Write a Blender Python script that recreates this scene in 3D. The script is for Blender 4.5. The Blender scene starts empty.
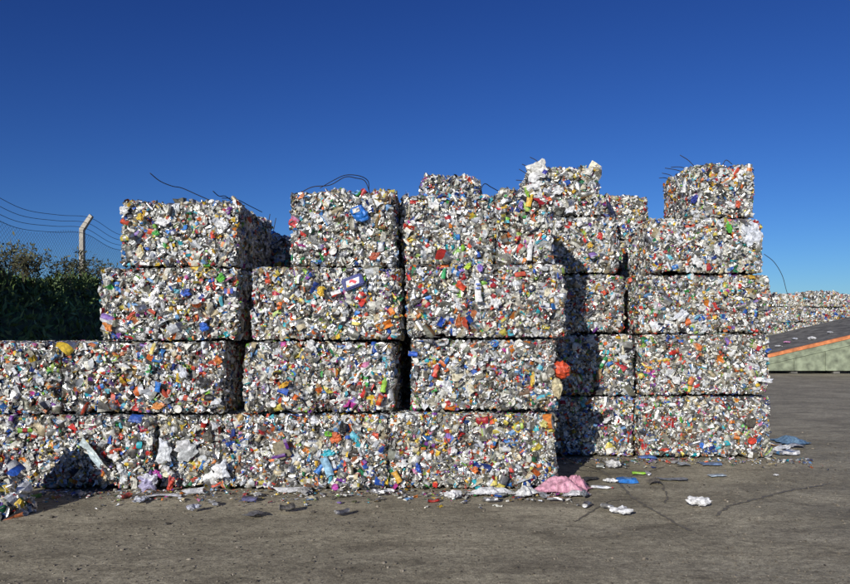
import bpy, math
import numpy as np
from math import radians as R

rng = np.random.default_rng(11)
SC = bpy.context.scene
COL = SC.collection
F = 700.0          # focal length in photo pixels
PX, PY = 440.0, 335.0   # principal point of the photograph
EYE = 1.55


def wx(px, Y): return (px - PX) * Y / F
def wz(py, Y): return EYE - (py - PY) * Y / F


# ------------------------------------------------------------------ tagging
def tag(o, label=None, cat=None, group=None, kind=None):
    if label: o['label'] = label
    if cat: o['category'] = cat
    if group: o['group'] = group
    if kind: o['kind'] = kind
    return o


def empty(name, loc, rz=0.0):
    o = bpy.data.objects.new(name, None)
    o.empty_display_size = 0.2
    o.location = loc
    o.rotation_euler = (0, 0, rz)
    COL.objects.link(o)
    return o


# ------------------------------------------------------------------ materials
def new_mat(name):
    m = bpy.data.materials.new(name)
    m.use_nodes = True
    nt = m.node_tree
    return m, nt, nt.nodes['Principled BSDF']


def litter_mat():
    m, nt, b = new_mat('litter')
    N, L = nt.nodes, nt.links
    at = N.new('ShaderNodeAttribute'); at.attribute_name = 'Col'
    tc = N.new('ShaderNodeTexCoord')
    # printed decoration: small cells that vary the tone of the printing
    vo = N.new('ShaderNodeTexVoronoi'); vo.inputs['Scale'].default_value = 46
    L.new(tc.outputs['Object'], vo.inputs['Vector'])
    sep = N.new('ShaderNodeSeparateColor'); L.new(vo.outputs['Color'], sep.inputs[0])
    mr = N.new('ShaderNodeMapRange'); mr.inputs['To Min'].default_value = 0.62; mr.inputs['To Max'].default_value = 1.12
    L.new(sep.outputs[0], mr.inputs['Value'])
    no = N.new('ShaderNodeTexNoise'); no.inputs['Scale'].default_value = 26; no.inputs['Detail'].default_value = 5
    L.new(tc.outputs['Object'], no.inputs['Vector'])
    mr2 = N.new('ShaderNodeMapRange'); mr2.inputs['From Min'].default_value = .3; mr2.inputs['From Max'].default_value = .7
    mr2.inputs['To Min'].default_value = 0.6; mr2.inputs['To Max'].default_value = 1.08
    L.new(no.outputs['Fac'], mr2.inputs['Value'])
    mu = N.new('ShaderNodeMath'); mu.operation = 'MULTIPLY'
    L.new(mr.outputs[0], mu.inputs[0]); L.new(mr2.outputs[0], mu.inputs[1])
    mx = N.new('ShaderNodeMix'); mx.data_type = 'RGBA'; mx.blend_type = 'MULTIPLY'; mx.inputs['Factor'].default_value = 1
    L.new(at.outputs['Color'], mx.inputs[6]); L.new(mu.outputs[0], mx.inputs[7])
    L.new(mx.outputs[2], b.inputs['Base Color'])
    L.new(at.outputs['Alpha'], b.inputs['Metallic'])
    rr = N.new('ShaderNodeMapRange'); rr.inputs['To Min'].default_value = .48; rr.inputs['To Max'].default_value = .35
    L.new(at.outputs['Alpha'], rr.inputs['Value']); L.new(rr.outputs[0], b.inputs['Roughness'])
    bn = N.new('ShaderNodeTexNoise'); bn.inputs['Scale'].default_value = 70; bn.inputs['Detail'].default_value = 3
    L.new(tc.outputs['Object'], bn.inputs['Vector'])
    bp = N.new('ShaderNodeBump'); bp.inputs['Strength'].default_value = .45; bp.inputs['Distance'].default_value = .006
    L.new(bn.outputs['Fac'], bp.inputs['Height']); L.new(bp.outputs[0], b.inputs['Normal'])
    return m


def plain_mat(name, col, rough=.6, metal=0.0, nscale=20, namp=.25, bump=.2, bscale=60):
    m, nt, b = new_mat(name)
    N, L = nt.nodes, nt.links
    tc = N.new('ShaderNodeTexCoord')
    no = N.new('ShaderNodeTexNoise'); no.inputs['Scale'].default_value = nscale; no.inputs['Detail'].default_value = 6
    L.new(tc.outputs['Object'], no.inputs['Vector'])
    cr = N.new('ShaderNodeValToRGB')
    c = np.array(col)
    cr.color_ramp.elements[0].position = .3; cr.color_ramp.elements[1].position = .7
    cr.color_ramp.elements[0].color = (*(c * (1 - namp)), 1)
    cr.color_ramp.elements[1].color = (*np.minimum(c * (1 + namp), 1), 1)
    L.new(no.outputs['Fac'], cr.inputs['Fac']); L.new(cr.outputs[0], b.inputs['Base Color'])
    b.inputs['Roughness'].default_value = rough; b.inputs['Metallic'].default_value = metal
    if bump:
        bn = N.new('ShaderNodeTexNoise'); bn.inputs['Scale'].default_value = bscale
        L.new(tc.outputs['Object'], bn.inputs['Vector'])
        bp = N.new('ShaderNodeBump'); bp.inputs['Strength'].default_value = bump; bp.inputs['Distance'].default_value = .01
        L.new(bn.outputs['Fac'], bp.inputs['Height']); L.new(bp.outputs[0], b.inputs['Normal'])
    return m


M_LIT = litter_mat()
M_WIRE = plain_mat('rusty_wire', (.05, .045, .042), .6, .6)
M_CONC = plain_mat('post_concrete', (.42, .39, .34), .85, 0, 9, .3)
M_GALV = plain_mat('galvanised_wire', (.14, .15, .16), .5, .5)
M_LEAF = plain_mat('dry_leaf', (.10, .105, .045), .7, 0, 3, .6, 0)
M_BRAM = plain_mat('bramble_leaf', (.12, .19, .05), .65, 0, 2, .6, 0)
M_STEM = plain_mat('weed_stem', (.09, .075, .045), .8, 0, 3, .3, 0)
M_ORAN = plain_mat('orange_paint', (.55, .19, .07), .6, 0, 5, .4)
M_GREEN = plain_mat('pale_green_paint', (.22, .25, .17), .7, 0, 3.5, .5)
M_DECK = plain_mat('worn_deck', (.13, .125, .115), .8, 0, 3, .45)


# ------------------------------------------------------------------ palettes
SILV = [(.78, .78, .78, .9), (.68, .68, .68, .95), (.80, .77, .70, .7), (.54, .52, .46, .9)]
WHITE = [(.80, .80, .78, 0), (.74, .76, .80, 0), (.82, .80, .72, 0), (.66, .69, .72, 0), (.76, .75, .66, 0)]
GREY = [(.38, .38, .36, .3), (.24, .24, .21, .4), (.42, .40, .32, .1), (.2, .19, .14, .2), (.34, .35, .28, .2)]
CREAM = [(.72, .66, .48, 0), (.64, .55, .36, 0), (.55, .46, .3, .2)]
BLUE = [(.03, .11, .48, .1), (.05, .22, .62, .1), (.02, .05, .26, .1), (.18, .38, .68, 0)]
RED = [(.62, .04, .03, .1), (.48, .03, .04, .15), (.68, .10, .05, 0)]
ORAN = [(.78, .24, .03, 0), (.72, .16, .03, .1), (.6, .2, .08, 0)]
YELL = [(.80, .55, .05, 0), (.74, .62, .12, 0), (.7, .42, .04, .1)]
GREEN = [(.06, .38, .08, .1), (.24, .52, .06, 0), (.02, .2, .08, .1), (.4, .55, .12, 0)]
TEAL = [(.03, .42, .5, 0), (.12, .52, .66, 0)]
PURP = [(.22, .05, .36, 0), (.55, .05, .32, 0), (.30, .18, .55, 0), (.7, .25, .45, 0)]
DARK = [(.03, .03, .035, 0), (.06, .05, .045, 0), (.025, .03, .05, 0)]
BROWN = [(.26, .14, .06, .1), (.4, .28, .12, .4), (.18, .11, .07, 0)]
FAMS = [SILV, WHITE, GREY, CREAM, BLUE, RED, ORAN, YELL, GREEN, TEAL, PURP, DARK, BROWN]
PW = np.array([.30, .20, .14, .05, .055, .045, .03, .03, .03, .02, .02, .06, .04])
SW = np.array([.36, .26, .12, .03, .04, .05, .03, .03, .02, .01, .01, .03, .01])
PWL = np.array([.27, .34, .10, .06, .045, .035, .025, .035, .025, .015, .012, .035, .02])
FILM = np.array([.3, .42, .06, .07, .03, .02, .02, .02, .015, .012, .01, .015, .01])
PALE = np.array([.14, .36, .08, .22, .03, .03, .03, .05, .02, .02, .01, .02, .03])


def pick(n, w):
    w = w / w.sum()
    fam = rng.choice(len(FAMS), n, p=w)
    sub = rng.random(n)
    out = np.empty((n, 4))
    for i, f in enumerate(FAMS):
        k = fam == i
        if k.any():
            a = np.array(f)
            out[k] = a[(sub[k] * len(f)).astype(int)]
    out[:, :3] *= rng.uniform(.8, 1.08, (n, 1))
    out[:, :3] = np.clip(out[:, :3], 0, .86)
    return out


# ------------------------------------------------------------------ piece templates
class T:
    def __init__(s, V, faces, cls, smooth=False):
        s.sm = smooth
        s.V = np.array(V, float)
        s.li = np.array([i for f in faces for i in f], np.int64)
        s.lt = np.array([len(f) for f in faces], np.int64)
        s.cls = np.array(cls, np.int64)


def t_sheet(n=4):
    g = np.linspace(-.5, .5, n)
    X, Y = np.meshgrid(g, g)
    asp = rng.uniform(.5, 1)
    a, a2 = rng.uniform(0, 6.28, 2)
    Z = .55 * rng.uniform(-1, 1) * np.abs(X * math.cos(a) + Y * math.sin(a) - rng.uniform(-.2, .2))
    Z = Z + .3 * rng.uniform(-1, 1) * np.abs(X * math.cos(a2) + Y * math.sin(a2) - rng.uniform(-.3, .3))
    Z = Z + rng.normal(0, .07, X.shape)
    X = X + rng.normal(0, .06, X.shape); Y = (Y + rng.normal(0, .06, X.shape)) * asp
    V = np.stack([X.ravel(), Y.ravel(), Z.ravel()], 1)
    fs, cl = [], []
    blot = rng.random() < .6
    s0 = rng.uniform(-.4, .4)
    for j in range(n - 1):
        for i in range(n - 1):
            k = j * n + i
            fs.append((k, k + 1, k + n + 1, k + n))
            cl.append(1 if (blot and (g[i] + .15 > s0) and rng.random() < .8) else 0)
    return T(V, fs, cl)


def t_curl(n=6, m=3):
    # strip of can wall or label curled into part of a tube, slightly twisted and dented
    arc = rng.uniform(1.5, 4.2); asp = rng.uniform(.35, .8); tw = rng.uniform(-.7, .7)
    V, fs, cl = [], [], []
    blot = rng.random(); st = rng.random()
    rad = asp / arc * 1.6
    for j in range(m):
        y = -.5 + j / (m - 1)
        for i in range(n):
            a = (i / (n - 1) - .5) * arc
            r_ = rad * (1 + rng.normal(0, .1))
            x_, z_ = r_ * math.sin(a), r_ * math.cos(a) - rad * .5
            c, q = math.cos(tw * y), math.sin(tw * y)
            V.append((x_ * c - z_ * q + rng.normal(0, .02), y + rng.normal(0, .04), x_ * q + z_ * c))
    for j in range(m - 1):
        for i in range(n - 1):
            k = j * n + i
            fs.append((k, k + n, k + n + 1, k + 1))
            cl.append(1 if (blot < .4 and j == 0) or (blot > .7 and abs(i / (n - 2) - st) < .3) else 0)
    return T(V, fs, cl, rng.random() < .6)


def t_can(seg=9, rings=4):
    V, fs, cl = [], [], []
    sq = rng.uniform(.28, .75); wob = rng.uniform(.08, .2)
    bend = rng.uniform(-.25, .25)
    for r in range(rings):
        x = -.5 + r / (rings - 1)
        rad = .29 if r in (0, rings - 1) else .29 * rng.uniform(.75, 1.08)
        for s in range(seg):
            a = 6.2832 * s / seg
            rr = rad * (1 + rng.normal(0, wob if 0 < r < rings - 1 else wob * .4))
            V.append((x + rng.normal(0, .025), rr * math.cos(a), rr * math.sin(a) * sq + bend * (1 - 4 * x * x) * .5))
    two = rng.random()
    for r in range(rings - 1):
        for s in range(seg):
            fs.append((r * seg + s, r * seg + (s + 1) % seg, (r + 1) * seg + (s + 1) % seg, (r + 1) * seg + s))
            c = 0
            if two < .45 and r == 1: c = 1
            elif two > .7 and s in (0, 1, 2): c = 1
            cl.append(c)
    for e, r in ((0, 0), (1, rings - 1)):       # recessed silver ends
        i0 = len(V)
        for s in range(seg):
            v = V[r * seg + s]
            V.append((v[0], v[1] * .8, v[2] * .8))
        x = V[r * seg][0] + (.05 if e == 0 else -.05)
        V.append((x, 0, V[r * seg][2] * 0))
        c0 = len(V) - 1
        for s in range(seg):
            fs.append((r * seg + s, i0 + s, i0 + (s + 1) % seg, r * seg + (s + 1) % seg)); cl.append(2)
            fs.append((i0 + s, c0, i0 + (s + 1) % seg)); cl.append(2)
    return T(V, fs, cl, rng.random() < .35)


def t_disc(seg=12):
    V, fs, cl = [], [], []
    e = rng.uniform(.75, 1)
    for rad, z in ((.5, 0), (.5, .1), (.42, .1), (.38, .03)):
        for s in range(seg):
            a = 6.2832 * s / seg
            q = rad * (1 + rng.normal(0, .02))
            V.append((q * math.cos(a), q * math.sin(a) * e, z + rng.normal(0, .012)))
    V.append((0, 0, .04))
    for r in range(3):
        for s in range(seg):
            fs.append((r * seg + s, r * seg + (s + 1) % seg, (r + 1) * seg + (s + 1) % seg, (r + 1) * seg + s)); cl.append(0)
    for s in range(seg):
        fs.append((3 * seg + s, 3 * seg + (s + 1) % seg, 4 * seg)); cl.append(1 if rng.random() < .15 else 0)
    return T(V, fs, cl)


def ico(sub):
    import bmesh
    bm = bmesh.new(); bmesh.ops.create_icosphere(bm, subdivisions=sub, radius=.5)
    V = np.array([v.co[:] for v in bm.verts]); fs = [tuple(v.index for v in f.verts) for f in bm.faces]
    bm.free()
    return V, fs


ICO2, ICO3 = ico(2), ico(3)


def t_wad(base=None, amp=.22, full=False):
    V, fs = base or ICO2
    an = np.arctan2(V[:, 1], V[:, 0])
    V = V * (1 + sum(rng.uniform(.05, .17) * (.35 if full else 1) * np.sin(k * an + rng.uniform(0, 6.28)) for k in (2, 3, 4, 7)))[:, None]
    V = V * np.array([1, rng.uniform(.55, 1) if not full else 1, rng.uniform(.22, .45) if not full else .7])
    fa = rng.uniform(0, 6.28)      # long folds
    V[:, 2] += .07 * np.abs(np.sin((V[:, 0] * math.cos(fa) + V[:, 1] * math.sin(fa)) * rng.uniform(6, 10) + rng.uniform(0, 6)))
    d = np.zeros(len(V))
    for k in range(7):
        w = rng.normal(0, 1, 3); w /= np.linalg.norm(w)
        d += np.abs(np.sin(V @ w * rng.uniform(5, 16) + rng.uniform(0, 6.28))) * amp / (1 + k * .35)
    V = V * (1 + (d - d.mean()))[:, None] + rng.normal(0, .018, V.shape)
    w = rng.normal(0, 1, 3); s0 = rng.uniform(.05, .5)
    cl = [1 if (V[list(f)].mean(0) @ w) > s0 else 0 for f in fs]
    return T(V, fs, cl)


def t_bottle(seg=9):
    prof = [(-.5, .16), (-.48, .2), (-.2, .2 * rng.uniform(.75, 1)), (.05, .2 * rng.uniform(.8, 1.05)), (.22, .19), (.36, .09), (.42, .075), (.42, .09), (.5, .09)]
    V, fs, cl = [], [], []
    sq = rng.uniform(.4, .8)
    for r, (x, rad) in enumerate(prof):
        for s in range(seg):
            a = 6.2832 * s / seg
            q = rad * (1 + rng.normal(0, .1 if 1 < r < 5 else .02))
            V.append((x + rng.normal(0, .006), q * math.cos(a), q * math.sin(a) * sq))
    n = len(prof)
    for r in range(n - 1):
        for s in range(seg):
            fs.append((r * seg + s, r * seg + (s + 1) % seg, (r + 1) * seg + (s + 1) % seg, (r + 1) * seg + s))
            cl.append(2 if r >= 6 else (1 if r == 2 else 0))
    fs.append(tuple(range(seg - 1, -1, -1))); cl.append(0)
    fs.append(tuple((n - 1) * seg + s for s in range(seg))); cl.append(2)
    return T(V, fs, cl)


def t_carton():
    # crushed box: bent slab with thickness
    n, m = 4, 3
    V, fs, cl = [], [], []
    a = rng.uniform(-.25, .25); th = rng.uniform(.06, .2)
    for lay in (0, 1):
        for j in range(m):
            for i in range(n):
                x, y = -.5 + i / (n - 1), (-.5 + j / (m - 1)) * .68
                V.append((x + rng.normal(0, .025), y + rng.normal(0, .025), a * abs(x) + lay * th + rng.normal(0, .03)))
    o = n * m
    for j in range(m - 1):
        for i in range(n - 1):
            k = j * n + i
            fs.append((k + n, k + n + 1, k + 1, k)); cl.append(0)
            fs.append((o + k, o + k + 1, o + k + n + 1, o + k + n)); cl.append(1 if (i == 1) else 0)
    rim = [(i) for i in range(n)] + [j * n + n - 1 for j in range(1, m)] + [(m - 1) * n + i for i in range(n - 2, -1, -1)] + [j * n for j in range(m - 2, 0, -1)]
    for q in range(len(rim)):
        u, v = rim[q], rim[(q + 1) % len(rim)]
        fs.append((u, v, o + v, o + u)); cl.append(0)
    return T(V, fs, cl)


TPL = {
    'sheet': [t_sheet() for _ in range(22)] + [t_curl() for _ in range(34)],
    'can': [t_can() for _ in range(40)],
    'disc': [t_disc() for _ in range(8)],
    'wad': [t_wad() for _ in range(14)],
    'bottle': [t_bottle() for _ in range(12)],
    'carton': [t_carton() for _ in range(10)],
}
NAMES = {'sheet': 'crumpled_foil', 'can': 'crushed_can', 'disc': 'can_lid', 'wad': 'plastic_bag', 'bottle': 'plastic_bottle', 'carton': 'flattened_carton'}


def frames(nrm, tilt):
    """random orthonormal frames whose z axis leans from nrm by about tilt (radians)"""
    n = len(nrm)
    z = nrm + np.tan(np.clip(np.abs(rng.normal(0, tilt, n)), 0, 1.45))[:, None] * unit(np.cross(nrm, rng.normal(0, 1, (n, 3))))
    z = unit(z)
    x = unit(np.cross(z, rng.normal(0, 1, (n, 3))))
    y = np.cross(z, x)
    return np.stack([x, y, z], 2)


def unit(v):
    return v / np.maximum(np.linalg.norm(v, axis=-1, keepdims=True), 1e-9)


class Acc:
    def __init__(s): s.V, s.li, s.lt, s.C, s.S, s.nv, s.n = [], [], [], [], [], [], 0

    def add(s, t, M, pos, scale, cols):
        """M (m,3,3) pos (m,3) scale (m,3) cols (m,3classes,4)"""
        m, n = len(pos), len(t.V)
        V = np.einsum('mij,mnj->mni', M, t.V[None] * scale[:, None, :]) + pos[:, None, :]
        s.V.append(V.reshape(-1, 3))
        off = s.n + np.arange(m)[:, None] * n
        s.li.append((t.li[None] + off).ravel())
        s.lt.append(np.tile(t.lt, m))
        s.C.append(cols[:, t.cls].reshape(-1, 4))
        s.S.append(np.full(m * len(t.lt), t.sm)); s.nv.append(n)
        s.n += m * n

    def raw(s, V, li, lt, C):
        s.V.append(V); s.li.append(li + s.n); s.lt.append(lt); s.C.append(C); s.S.append(np.zeros(len(lt), bool)); s.nv.append(1); s.n += len(V)

    def mesh(s, name, mat):
        V = np.concatenate(s.V); li = np.concatenate(s.li); lt = np.concatenate(s.lt); C = np.concatenate(s.C)
        me = bpy.data.meshes.new(name)
        me.vertices.add(len(V)); me.vertices.foreach_set('co', V.astype(np.float32).ravel())
        me.loops.add(len(li)); me.loops.foreach_set('vertex_index', li.astype(np.int32))
        me.polygons.add(len(lt))
        st = np.concatenate([[0], np.cumsum(lt)[:-1]])
        me.polygons.foreach_set('loop_start', st.astype(np.int32))
        me.update(calc_edges=True)
        at = me.attributes.new('Col', 'FLOAT_COLOR', 'CORNER')
        at.data.foreach_set('color', np.repeat(C, lt, axis=0).astype(np.float32).ravel())
        me.materials.append(mat)
        me.polygons.foreach_set('use_smooth', np.concatenate(s.S))
        return me


def link(name, me, parent=None, loc=None):
    o = bpy.data.objects.new(name, me)
    COL.objects.link(o)
    if parent: o.parent = parent
    if loc is not None: o.location = loc
    return o


KIND = ['sheet', 'can', 'disc', 'wad', 'bottle', 'carton']


def scatter(acc, kinds, pos, nrm, size, pw, tilt=.6, clumps=0, zlim=None, xlim=None):
    n = len(pos)
    pri, sec = pick(n, pw), pick(n, SW)
    if clumps:          # runs of one material, as the baler swallowed them
        for c in pos[rng.integers(0, n, clumps)]:
            k = (np.linalg.norm((pos - c) * np.array([1, 1, 1.6]), axis=1) < rng.uniform(.06, .17)) & (rng.random(n) < rng.uniform(.25, .6))
            f = np.zeros(len(FAMS)); f[rng.choice(len(FAMS), p=pw / pw.sum())] = 1
            if k.any(): pri[k] = pick(int(k.sum()), f)
    i0 = len(acc.V)
    sil = pick(n, np.array([.7, .2, .1] + [0] * 10))
    for ki, kn in enumerate(KIND):
        idx = np.where(kinds == ki)[0]
        if not len(idx): continue
        tl = TPL[kn]; var = rng.integers(0, len(tl), len(idx))
        for v in range(len(tl)):
            I = idx[var == v]
            if not len(I): continue
            M = frames(nrm[I], tilt * (1.0 if kn != 'disc' else .7))
            sc = size[I, None] * rng.uniform(.82, 1.18, (len(I), 3))
            third = sil[I] if kn in ('can', 'disc') else sec[I]
            first = pri[I]
            if kn == 'disc':
                first = np.where(rng.random((len(I), 1)) < .75, sil[I], first)
            acc.add(tl[v], M, pos[I], sc, np.stack([first, sec[I], third], 1))
    for V, nv in zip(acc.V[i0:], acc.nv[-(len(acc.V) - i0):] if len(acc.V) > i0 else []):            # pressed flat against the neighbouring bales
        m = len(V) // nv
        jit = lambda a, b_: np.repeat(rng.uniform(a, b_, m), nv) + rng.normal(0, .003, len(V))
        if zlim is not None: V[:, 2] = np.clip(V[:, 2], zlim[0] + jit(-.016, .012), zlim[1] + jit(-.012, .016))
        if xlim is not None: V[:, 0] = np.clip(V[:, 0], -xlim - jit(-.02, .035), xlim + jit(-.02, .035))


# ------------------------------------------------------------------ bales
class Lumps:
    def __init__(s):
        s.k = [(unit(rng.normal(0, 1, 3)), f, rng.uniform(0, 6.28), a) for f, a in
               ((4, .014), (7, .012), (11, .010), (15, .009), (21, .007), (28, .006))]

    def __call__(s, p):
        return sum(a * np.sin(p @ w * f + ph) for w, f, ph, a in s.k)


def surf(p, h, r, lump):
    q = np.clip(p, -(h - r), h - r)
    n = unit(p - q)
    pos = q + n * r
    return pos + n * lump(pos)[:, None], n


def sample_box(n, h, wts):
    """wts for faces -x +x -y +y -z +z"""
    ar = np.array([h[1] * h[2]] * 2 + [h[0] * h[2]] * 2 + [h[0] * h[1]] * 2) * np.array(wts, float)
    f = rng.choice(6, n, p=ar / ar.sum())
    p = rng.uniform(-1, 1, (n, 3)) * h
    ax = f // 2
    p[np.arange(n), ax] = np.where(f % 2 == 0, -1, 1) * h[ax]
    return p


def core_mesh(acc, h, r, lump):
    div = [max(4, int(x * 2 / .06)) for x in h]
    V, li, C = [], [], []
    o = 0
    for ax in range(3):
        a, b = (ax + 1) % 3, (ax + 2) % 3
        na, nb = div[a] + 1, div[b] + 1
        for sg in (-1, 1):
            A, B = np.meshgrid(np.linspace(-h[a], h[a], na), np.linspace(-h[b], h[b], nb), indexing='ij')
            p = np.zeros((na * nb, 3)); p[:, a] = A.ravel(); p[:, b] = B.ravel(); p[:, ax] = sg * h[ax]
            V.append(p)
            i, j = np.meshgrid(np.arange(na - 1), np.arange(nb - 1), indexing='ij')
            k = (i * nb + j).ravel()
            q = np.stack([k, k + nb, k + nb + 1, k + 1], 1)
            if sg < 0: q = q[:, ::-1]
            li.append((q + o).ravel()); o += na * nb
    V = np.concatenate(V)
    P, nn = surf(V, h, r, lump)
    P = P - nn * .03
    li = np.concatenate(li)
    nf = len(li) // 4
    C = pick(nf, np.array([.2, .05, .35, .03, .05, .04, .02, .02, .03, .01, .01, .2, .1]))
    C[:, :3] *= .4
    acc.raw(P, li, np.full(nf, 4), C)


BALES = {}


def bale(key, x0, x1, z0, z1, Y, d, label, group, nf=70, dens=1.0, wts=(1, 1, 1, .12, .02, .55), size=1.0, pw=PW, rz=None, r=.055, lumpy=1.0):
    X0, X1 = wx(x0, Y), wx(x1, Y)
    h = np.array([(X1 - X0) / 2 - .008 * min(size, 1.5), d / 2 - .02, (z1 - z0) / 2 - .010])
    root = empty('litter_bale', ((X0 + X1) / 2, Y + d / 2, z0), R(rng.uniform(-.7, .7)) if rz is None else rz)
    tag(root, label, 'bale', group)
    free = key in ('L1', 'K1', 'M1a', 'M1b', 'N1', 'R1', 'M0', 'B1', 'P1') or key.endswith('_4')
    zl = ((.009 if key != 'N1' else -.05) if z0 > .1 else .004, z1 - z0 - (.009 if not free else -.2))
    xl = (X1 - X0) / 2 + (.004 if key[0] != 'F' else .1)
    pw = pw * np.exp(rng.normal(0, .28, len(pw)))
    lump = Lumps()
    lump.k = [(w, f, ph, a * lumpy * .9) for w, f, ph, a in lump.k]
    up = np.array([0, 0, (z1 - z0) / 2])
    acc = Acc()
    core_mesh(acc, h, r, lump)
    core = acc
    V = core.V[0]; V[:, 2] *= (z1 - z0) / 2 / np.abs(V[:, 2]).max(); V += up      # the cores rest on each other
    link('bale_core', core.mesh('bale_core', M_LIT), root)
    # fine packed litter
    area = 4 * (h[1] * h[2] * (wts[0] + wts[1]) + h[0] * h[2] * (wts[2] + wts[3]) + h[0] * h[1] * (wts[4] + wts[5]))
    n = int(area * 1600 * dens / size ** 2)
    p = sample_box(n, h, wts)
    pos, nr = surf(p, h, r, lump)
    pos = pos + nr * (-.055 * rng.random(n) ** 1.3 + .002)[:, None] + up
    pos[:, 2] = np.clip(pos[:, 2], .02, None)
    kinds = rng.choice(6, n, p=[.56, .26, .06, .04, .04, .04])
    sz = size * np.exp(rng.normal(math.log(.050), .38, n))
    sz = np.where((kinds == 1) | (kinds == 4), sz * 1.25, sz)
    sz = np.where(kinds == 2, np.clip(sz * .95, .035, .07), sz)
    acc = Acc()
    scatter(acc, kinds, pos, nr, sz, pw, .85, int(area * 10 / size ** 2), zl, xl)
    n2 = int(n * .12); k2 = rng.permutation(n)[:n2]
    q2 = sample_box(n2, h, wts); q2, m2 = surf(q2, h, r, lump)
    q2 = q2 + m2 * rng.uniform(-.03, .0, n2)[:, None] + up; q2[:, 2] = np.clip(q2[:, 2], .02, None)
    scatter(acc, rng.choice([0, 1, 2, 3, 4], n2, p=[.52, .2, .06, .12, .1]), q2, m2, size * np.exp(rng.normal(math.log(.078), .25, n2)), FILM, .5, 0, zl, xl)
    tag(link('packed_litter', acc.mesh('packed_litter', M_LIT), root), kind='stuff')
    # the larger pieces, one part each
    if nf:
        w2 = np.array(wts) * np.array([.7, .7, 1, 0, 0, .35])
        p = sample_box(nf, h, w2)
        p = np.where(np.abs(p) < h * .999, p * .93, p)
        pos, nr = surf(p, h, r, lump)
        pos = pos - nr * .008 + up
        kk = rng.choice(6, nf, p=[.2, .36, .08, .16, .12, .08])
        for i in range(nf):
            a = Acc()
            s = {1: .115, 4: .15, 2: .078, 3: .12, 5: .12, 0: .11}[int(kk[i])] * rng.uniform(.62, .98)
            pp = pw if kk[i] != 3 else np.array([.02, .7, .1, .1, .03, .01, .01, .01, .01, .01, .01, .05, 0])
            scatter(a, kk[i:i + 1], np.zeros((1, 3)), nr[i:i + 1], np.array([s]), pp, .6)
            nm = NAMES[KIND[kk[i]]]
            a.V[0][:, 2] = np.clip(a.V[0][:, 2], zl[0] - pos[i, 2], zl[1] - pos[i, 2])
            a.V[0][:, 0] = np.clip(a.V[0][:, 0], -xl - .02 - pos[i, 0], xl + .02 - pos[i, 0])
            link(nm, a.mesh(nm, M_LIT), root, pos[i])
    BALES[key] = dict(root=root, Y=Y, z0=z0, cx=(X0 + X1) / 2, d=d)
    return root


FRONT = 'litter bales of the stacked wall'
# central stack
bale('M4', 389.5, 557, 0, .765, 7.0, 1.35, 'bottom bale of the central stack, white sheets and a pink one at its foot', FRONT, 90)
bale('M3', 411, 557, .77, 1.515, 7.05, 1.3, 'bale of the central stack with an orange red bag hanging off its right edge', FRONT, 90)
bale('M2', 407, 565, 1.52, 2.275, 7.05, 1.3, 'wide bale of the central stack holding a white bottle printed with blue lines', FRONT, 90)
bale('M1a', 400, 492.5, 2.28, 3.03, 7.42, 1.2, 'bale high on the central stack with a small rounded bale peeping over it', FRONT, 70, rz=R(2), pw=PWL)
bale('M1b', 499, 554, 2.28, 3.06, 7.3, 1.15, 'narrowest bale high on the central stack beside the tall shadow', FRONT, 60, rz=R(-1))
# stack left of it
bale('K4', 221, 387.5, 0, .755, 7.0, 1.35, 'bottom bale with a pale blue sheet and a black bag in its face', FRONT, 90)
bale('K3', 243, 395, .76, 1.485, 7.05, 1.3, 'bale directly under the one with the dark blue carton', FRONT, 85)
bale('K2', 250, 401, 1.49, 2.24, 7.05, 1.3, 'bale with a dark blue carton stuck in its upper right face', FRONT, 85)
bale('K1', 290, 395, 2.245, 3.03, 7.2, 1.3, 'top bale with a bright blue bag in its face and a wire loop above it', FRONT, 80)
# left stack
bale('L4a', -12, 153, 0, .75, 7.0, 1.35, 'bottom bale partly in a sloping shade beside an added heap, left of the slumped one', FRONT, 80)
bale('L4b', 155, 219, 0, .75, 7.06, 1.3, 'narrow slumped bottom bale with white bags bulging from its foot', FRONT, 70, lumpy=2.2)
bale('L3', 61, 223, .755, 1.485, 7.0, 1.45, 'longest bale of the left stack, second from the ground', FRONT, 90)
bale('L3b', -108, 58, .755, 1.48, 7.02, 1.4, 'bale at the left frame edge, second from the ground, left of the longest one', FRONT, 60)
bale('L4z', -180, -14, 0, .75, 7.02, 1.35, 'bottom bale at the very left frame edge', FRONT, 20)
bale('L2', 99, 238, 1.49, 2.235, 7.05, 1.45, 'bale of the left stack with small blue and green boxes at its upper right', FRONT, 85, pw=PWL)
bale('L1', 119, 236, 2.24, 2.925, 7.1, 1.5, 'top bale of the left stack, its right end in deep shade, long wire above', FRONT, 85, pw=PWL)
# stack in the shadow, right of the central one
bale('N5', 512, 634, 0, .77, 8.9, 1.35, 'bottom bale half in the tall shadow, white ring shaped piece in its face', FRONT, 80)
bale('N4', 514, 634, .775, 1.555, 8.9, 1.35, 'second bale from the ground in the shadowed stack, above the ring shaped piece', FRONT, 80)
bale('N3', 506, 625, 1.56, 2.325, 8.9, 1.35, 'third bale from the ground in the shadowed stack, dark gap at its right', FRONT, 80)
bale('N2', 520, 618, 2.33, 3.06, 8.9, 1.3, 'bale across which the slanting top of the shadow falls', FRONT, 75, pw=PWL)
bale('N1', 529, 601, 3.065, 3.72, 8.95, 1.15, 'top bale of the shadowed stack with white bags at its upper left corner', FRONT, 60, pw=PWL)
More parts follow.
